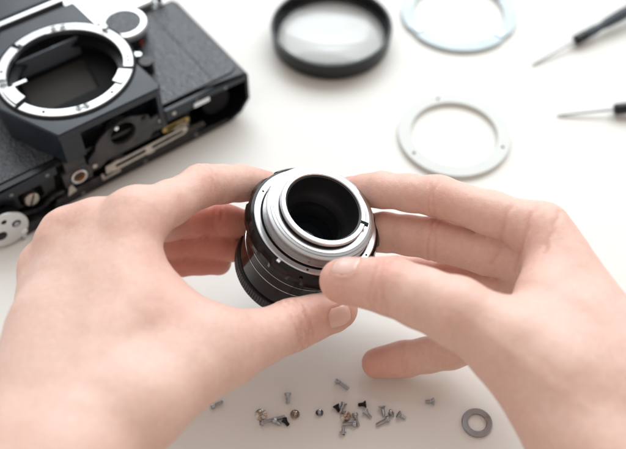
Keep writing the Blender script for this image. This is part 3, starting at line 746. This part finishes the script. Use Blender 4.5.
def left_hand():
    iM, iP, iD, iT = at(136, 222, 98), at(201, 186, 86), at(240, 183, 74), at(266, 186, 66)
    mM, mP, mD, mT = at(98, 226, 93), at(168, 222, 62), at(216, 219, 54), at(243, 224, 50)
    rM, rP, rD, rT = at(66, 240, 85), at(150, 243, 48), at(203, 242, 42), at(232, 248, 38)
    lM, lP, lD, lT = at(44, 268, 75), at(128, 266, 38), at(182, 261, 33), at(218, 262, 30)
    tT, tI, tM, tC = at(334, 311, 60), at(291, 325, 66), at(224, 352, 79), at(138, 405, 92)
    W = at(58, 474, 96); E_ = W+np.array([-70, -120, 12.])
    palm = [seg(iM, 12, W+[6, 0, 0], 17), seg(mM, 12, W, 18), seg(rM, 11.5, W+[-4, 0, -2], 17), seg(lM, 11, W+[-10, 0, -6], 16),
            seg(tC, 17, W, 21), seg(rM+[2, 2, 6], 8.5, rM+[0, -3, 5], 7), seg(iM+[0, 3, 4], 9.5, iM+[-2, -5, 3], 8), seg(W, 24, E_, 31), seg(W+[-14, 6, -3], 19, E_+[-12, 0, 0], 26), seg(at(50, 330, 88), 17, W+[-14, 6, -3], 19), seg((iM+tC)/2, 13, W, 18),
            seg(at(118, 300, 91), 14.5, at(168, 348, 86), 14.5), seg(at(142, 280, 90), 12.5, at(204, 342, 82), 12.0), seg(at(150, 325, 88), 14, at(222, 345, 79), 13)]
    fingers = [(fin((iM, 11.8), (iP, 9.9), (iD, 8.8), (iT, 7.8)), 8), (fin((mM, 11.5), (mP, 9.4), (mD, 8.6), (mT, 7.6)), 6),
               (fin((rM, 11), (rP, 9.0), (rD, 8.2), (rT, 7.4)), 6), (fin((lM, 10), (lP, 8.2), (lD, 7.6), (lT, 7.0)), 6),
               (fin((tC, 17), (tM, 14.2), (tI, 11.6), (tT, 9.4))+[seg(tT, 9.4, tT+unit(tT-tI)*3, 8.4)], 12)]
    up = np.array([0, -0.5, 0.85])
    creases = [(tI, tI-tT, up, o_, 0.6, 0.6, 15) for o_ in (-4.0, -2.2, 0.0, 1.8, 4.2)]
    creases += [(k_, k_-p_, np.array([0, -.4, .9]), o_, 0.9, 0.35, 14) for k_, p_ in ((mD, mT), (rD, rT), (lD, lT)) for o_ in (-1.2, 1.4)]
    creases += [(iP, iP-iD, np.array([-.1, .2, .9]), o_, 0.6, 0.25, 13) for o_ in (-2, 0, 2)]
    flush_shade = [(tT, 13, 0.5), (tI, 12, 0.4), (iP, 12, 0.25), (iT, 14, 0.4), (iM, 13, 0.4), (mM, 12, 0.4), (rM, 12, 0.5), (lM, 12, .4), (mD, 25, .6), (rD, 25, .6), (lD, 25, .6), (iM*.5+tM*.5, 25, .25)]  # flush at joints and tips; wide spots paint the redder shade between fingers
    ta = unit(tT-tI)
    nd = unit(np.array([0, 0, 400.])-tT)*0.7+np.array([0.1, -0.35, 0.05])
    nails = [(tT-ta*3.6, ta, nd, 12.0, 9.6)]
    print('L lens', [round(float(np.linalg.norm(a-b))) for a, b in ((iM, iP), (iP, iD), (iD, iT), (mM, mP), (mP, mD), (rM, rP), (rP, rD), (lM, lP), (lP, lD), (lD, lT), (tC, tM), (tM, tI), (tI, tT), (iM, W), (tC, W))])
    build_hand('left hand gripping the lens from the left with its thumb underneath', palm, fingers, creases, flush_shade, nails, 2, [(iM, W+[10, 8, 0], 0.25), (mM, W+[3, 10, 0], 0.25), (rM, W+[-6, 8, 0], 0.2)])
left_hand()

# ---------------------------------------------------------------- loose rings, loupe, screwdrivers, washer
def build_loupe():
    c = at(331.5, 24.5, 15); root = empty('magnifying_lens', (c[0], c[1], 0))
    tag(root, 'round magnifying lens in a deep black rim, lying at the top of the table', 'magnifier')
    b = MB(); b.lathe([(36.5, 0.2), (38.6, 0.6), (40.6, 3), (41.6, 13.6), (41.2, 15), (39.6, 15.2), (38.8, 14), (37.6, 7), (36.2, 5.6), (35.8, 1.5)], 128, closed=True)
    b.build('rim', M_black, root, angle=28)
    g = [(max(36.3*(1-i/14), 0.001), 6.2+6.5*(1-(1-i/14)**2)) for i in range(15)]
    g2 = [(max(36.3*(i/14), 0.001), 4.2-2.4*(1-(i/14)**2)) for i in range(15)]
    b = MB(); b.lathe(g+g2, 96, closed=True); b.build('glass', M_glass, root, angle=60)
build_loupe()
def build_rings():
    c = at(454, 134.5, 2); b = MB()
    b.plate(circ(0, 0, 35.2, 128), [circ(0, 0, 27.2, 128)]+[circ(31.2*math.cos(rad(a)), 31.2*math.sin(rad(a)), 0.9, 14) for a in (104, 212, 338)], 0.05, 3.2)
    o = b.build('retaining_ring', M_white, None, bevel=0.3, loc=(c[0], c[1], 0))
    tag(o, 'flat white metal ring with three small screw holes beside the hand', 'ring')
    for a in (104, 212, 338):
        b = MB(); b.lathe([(0.001, 2.6), (0.85, 2.7), (0.88, 3.1)], 14, Matrix.Translation((31.2*math.cos(rad(a)), 31.2*math.sin(rad(a)), 0))); b.build('screw_hole', M_inner, o)
    c = at(458.5, 14, 1); out = []
    for i in range(180):
        a = i*2; r_ = 40.6
        for a0 in (30, 140, 212, 318):
            if abs((a-a0+180) % 360-180) < 7: r_ = 39.7
        out.append((r_*math.cos(rad(a)), r_*math.sin(rad(a))))
    b = MB(); b.plate(out, [circ(0, 0, 32.0, 128)], 0.05, 3.0)
    o = b.build('adapter_ring', M_pale, None, bevel=0.35, loc=(c[0], c[1], 0))
    tag(o, 'pale bluish notched metal ring at the top edge beyond the white ring', 'ring')
    for a in (30, 140, 212, 318):
        b = MB(); b.plate([((r_)*math.cos(rad(a+d)), (r_)*math.sin(rad(a+d))) for r_, d in ((32.5, -5), (37.5, -4.4), (37.5, 4.4), (32.5, 5))], [], 3.05, 3.9)
        b.build('tab', M_steel, o, bevel=0.2)
    c = at(477, 422.5, 0.8); b = MB()
    b.lathe([(4.6, 0.3), (4.6, 1.3), (4.9, 1.6), (7.2, 1.6), (7.6, 1.2), (7.6, 0.3), (7.3, 0.04), (4.9, 0.04)], 72, closed=True)
    o = b.build('washer', M_washer, None, loc=(c[0], c[1], 0), angle=25); tag(o, 'grey steel washer lying apart at the right of the loose screws', 'washer')
build_rings()
def build_driver(tip, neck, butt, label, groups):
    a = np.array([tip[0], tip[1], 1.0]); n = np.array([neck[0], neck[1], 4.6]); e = unit(n-a)
    L1 = np.linalg.norm(n-a)
    root = empty('screwdriver', a, mat3=frame_from(e, Vector((0, 0, 1)))); tag(root, label, 'screwdriver', groups)
    b = MB(); b.lathe([(0.001, 0), (0.5, 0.1), (0.7, 3), (0.85, 4), (0.9, L1+1)], 20); b.build('blade_shaft', M_shaft, root)
    b = MB(); b.lathe([(1.1, L1-0.2), (2.6, L1), (3.6, L1+1.0), (3.7, L1+9), (3.2, L1+9.6)], 32); b.build('collar', M_black, root)
    b = MB(); n_ = 48; v = []; f = []
    prof = [(3.1, L1+9.6), (3.4, L1+10.5), (3.5, L1+17), (2.9, L1+21), (2.9, L1+24), (3.7, L1+29), (4.2, L1+40), (4.3, L1+85), (3.8, L1+88), (0.01, L1+88.5)]
    for i in range(n_):
        t = 2*math.pi*i/n_
        for q, (r_, z_) in enumerate(prof):
            rr = r_*(1-0.07*(0.5+0.5*math.cos(t*6))*(q >= 5)); v.append((rr*math.cos(t), rr*math.sin(t), z_))
    k = len(prof)
    for i in range(n_):
        j = (i+1) % n_
        for q in range(k-1): f.append((i*k+q, j*k+q, j*k+q+1, i*k+q+1))
    mk('handle', v, f, M_handle, root, angle=40)
build_driver(at(532, 65, 1), at(575, 41, 4.6), None, 'small screwdriver with dark grey grip, nearest the top right corner', 'precision screwdrivers')
build_driver(at(557, 115.5, 1), at(614, 109.5, 4.6), None, 'small screwdriver with black grip lying level at the right edge below the other', 'precision screwdrivers')

# ---------------------------------------------------------------- tiny screws
def screw_mesh(length, hr, sr, style, m):
    """axis along +x, head at the origin side; returns a mesh datablock"""
    b = MB(); MX = Matrix.Rotation(rad(90), 4, 'Y')
    if style == 'csk': head = [(0.001, -0.9), (hr, -0.9), (hr, -0.6), (sr, 0.6)]
    elif style == 'cyl': head = [(0.001, -1.5), (hr*0.92, -1.5), (hr, -1.3), (hr, -0.05), (sr, 0)]
    else: head = [(0.001, -1.3), (hr*0.5, -1.15), (hr*0.88, -0.75), (hr, -0.2), (hr*0.97, 0), (sr, 0.02)]
    prof = list(head); z = head[-1][1]+0.3; pitch = 0.5
    while z < length-0.4:
        prof += [(sr*1.0, z), (sr*0.86, z+pitch/2)]; z += pitch
    prof += [(sr*0.8, length-0.2), (0.001, length)]
    b.lathe(prof, 20, MX)
    return b
slot_top = {'csk': -0.9, 'cyl': -1.5, 'dome': -1.3}
cache = {}
def screw(px, py, style, length, hr, sr, m, yaw, pitch, label, lift=0.0):
    key = (style, length, hr, sr, m.name)
    if key not in cache:
        o = screw_mesh(length, hr, sr, style, m).build('screw', m, None, angle=30)
        t = slot_top[style]; s = MB(); s.box(t-0.03, t+0.12, -hr*0.86, hr*0.86, -0.22, 0.22); so = s.build('slot', M_inner, o)
        cache[key] = (o.data, so.data); first = True
    else:
        o = bpy.data.objects.new('screw', cache[key][0]); COL.objects.link(o)
        so = bpy.data.objects.new('slot', cache[key][1]); COL.objects.link(so); so.parent = o
    c = at(px, py, 1.2); z = hr+0.02 if abs(pitch) < 60 else (1.0 if pitch > 0 else length)
    o.rotation_euler = (Matrix.Rotation(rad(yaw), 3, 'Z') @ Matrix.Rotation(rad(pitch), 3, 'Y') @ Matrix.Rotation(random.uniform(0, 3), 3, 'X')).to_euler()
    bpy.context.view_layer.update()
    R_ = o.rotation_euler.to_matrix(); zs = [(R_ @ vv.co).z for vv in o.data.vertices]
    o.location = Vector((c[0], c[1], 0))*SC; o.location.z = -min(zs)+(0.02+lift)*SC
    tag(o, label, 'screw', 'tiny screws scattered on the table')
g_ = 'tiny screws scattered on the table'
ST, BR, BK = M_steel, M_brass, M_blackscrew
# yaw: direction of the thread end on the table (0 = right in the photo, 90 = away); pitch 90 = standing on the thread/head
screw(260.6, 414, 'csk', 3.0, 3.0, 1.2, BR, 40, -97, 'brownish countersunk screw at the far left of the pile, face up')
screw(262.5, 423, 'dome', 12.0, 1.9, 0.95, ST, 18, 6, 'longest steel screw, round head at the left below the brownish countersunk screw')
screw(287.6, 395.5, 'csk', 4.4, 1.9, 0.95, ST, -88, 12, 'short steel screw alone above the left cluster, thread towards the viewer')
screw(295, 414, 'dome', 3.0, 2.4, 1.0, BR, 200, -93, 'pale brass button screw right of the long screw, head up')
screw(275.5, 421.5, 'cyl', 3.2, 1.6, 0.9, ST, -30, 20, 'small grey screw tucked below the long screw')
screw(285.0, 421, 'csk', 3.0, 1.7, 1.0, BK, -50, 15, 'small black screw below the end of the long screw')
screw(319.5, 412.5, 'dome', 2.6, 2.0, 0.9, ST, 100, -80, 'single round-headed steel screw between the two clusters, head up')
screw(338.5, 382, 'cyl', 6.4, 1.6, 1.0, ST, -37, 4, 'steel screw lying alone nearest the left thumb, above the main cluster')
screw(336.5, 407, 'csk', 3.0, 1.8, 1.0, BK, -60, 18, 'black screw at the upper left of the main cluster')
screw(343.5, 405, 'csk', 4.6, 1.7, 0.9, ST, -115, 14, 'steel screw leaning beside the upper left black screw')
screw(345.5, 416, 'csk', 3.0, 2.7, 1.1, BR, 60, -102, 'brassy countersunk screw in the middle of the main cluster, face up')
screw(353.5, 424, 'cyl', 5.6, 1.7, 1.0, ST, 178, 5, 'steel screw lying crosswise below the brassy screw', 0.0)
screw(343, 432, 'dome', 2.8, 1.7, 0.9, ST, 85, -35, 'small steel screw at the bottom of the main cluster')
screw(355.3, 416.5, 'cyl', 5.4, 1.6, 0.9, ST, -75, 8, 'steel screw lying lengthwise right of the crosswise screw')
screw(364.2, 404.5, 'csk', 3.2, 1.8, 1.0, BK, 182, 10, 'black screw alone above the right of the main cluster')
screw(366.0, 412.5, 'csk', 3.8, 1.7, 0.9, ST, -48, 12, 'short steel screw just below the lone black screw')
screw(382.2, 408.5, 'csk', 4.2, 1.9, 0.9, ST, -80, 25, 'steel screw upright above the long slanting screw')
screw(386.2, 420, 'cyl', 5.8, 1.6, 1.0, ST, 208, 5, 'steel screw lying slanted right of the main cluster')
screw(399.5, 415.5, 'csk', 3.6, 1.9, 0.9, ST, -25, 25, 'small steel screw at the right below the little finger')
screw(432.2, 401.6, 'csk', 3.6, 1.9, 1.0, ST, 176, 12, 'lone steel screw farthest right, on the way to the washer')
screw(214.0, 405.5, 'cyl', 5.0, 1.6, 0.9, ST, 28, 4, 'steel screw half hidden under the edge of the left hand')
screw(391.0, 413.5, 'dome', 2.6, 1.6, 0.9, ST, 120, -70, 'tiny round-headed screw touching the slanting screw')
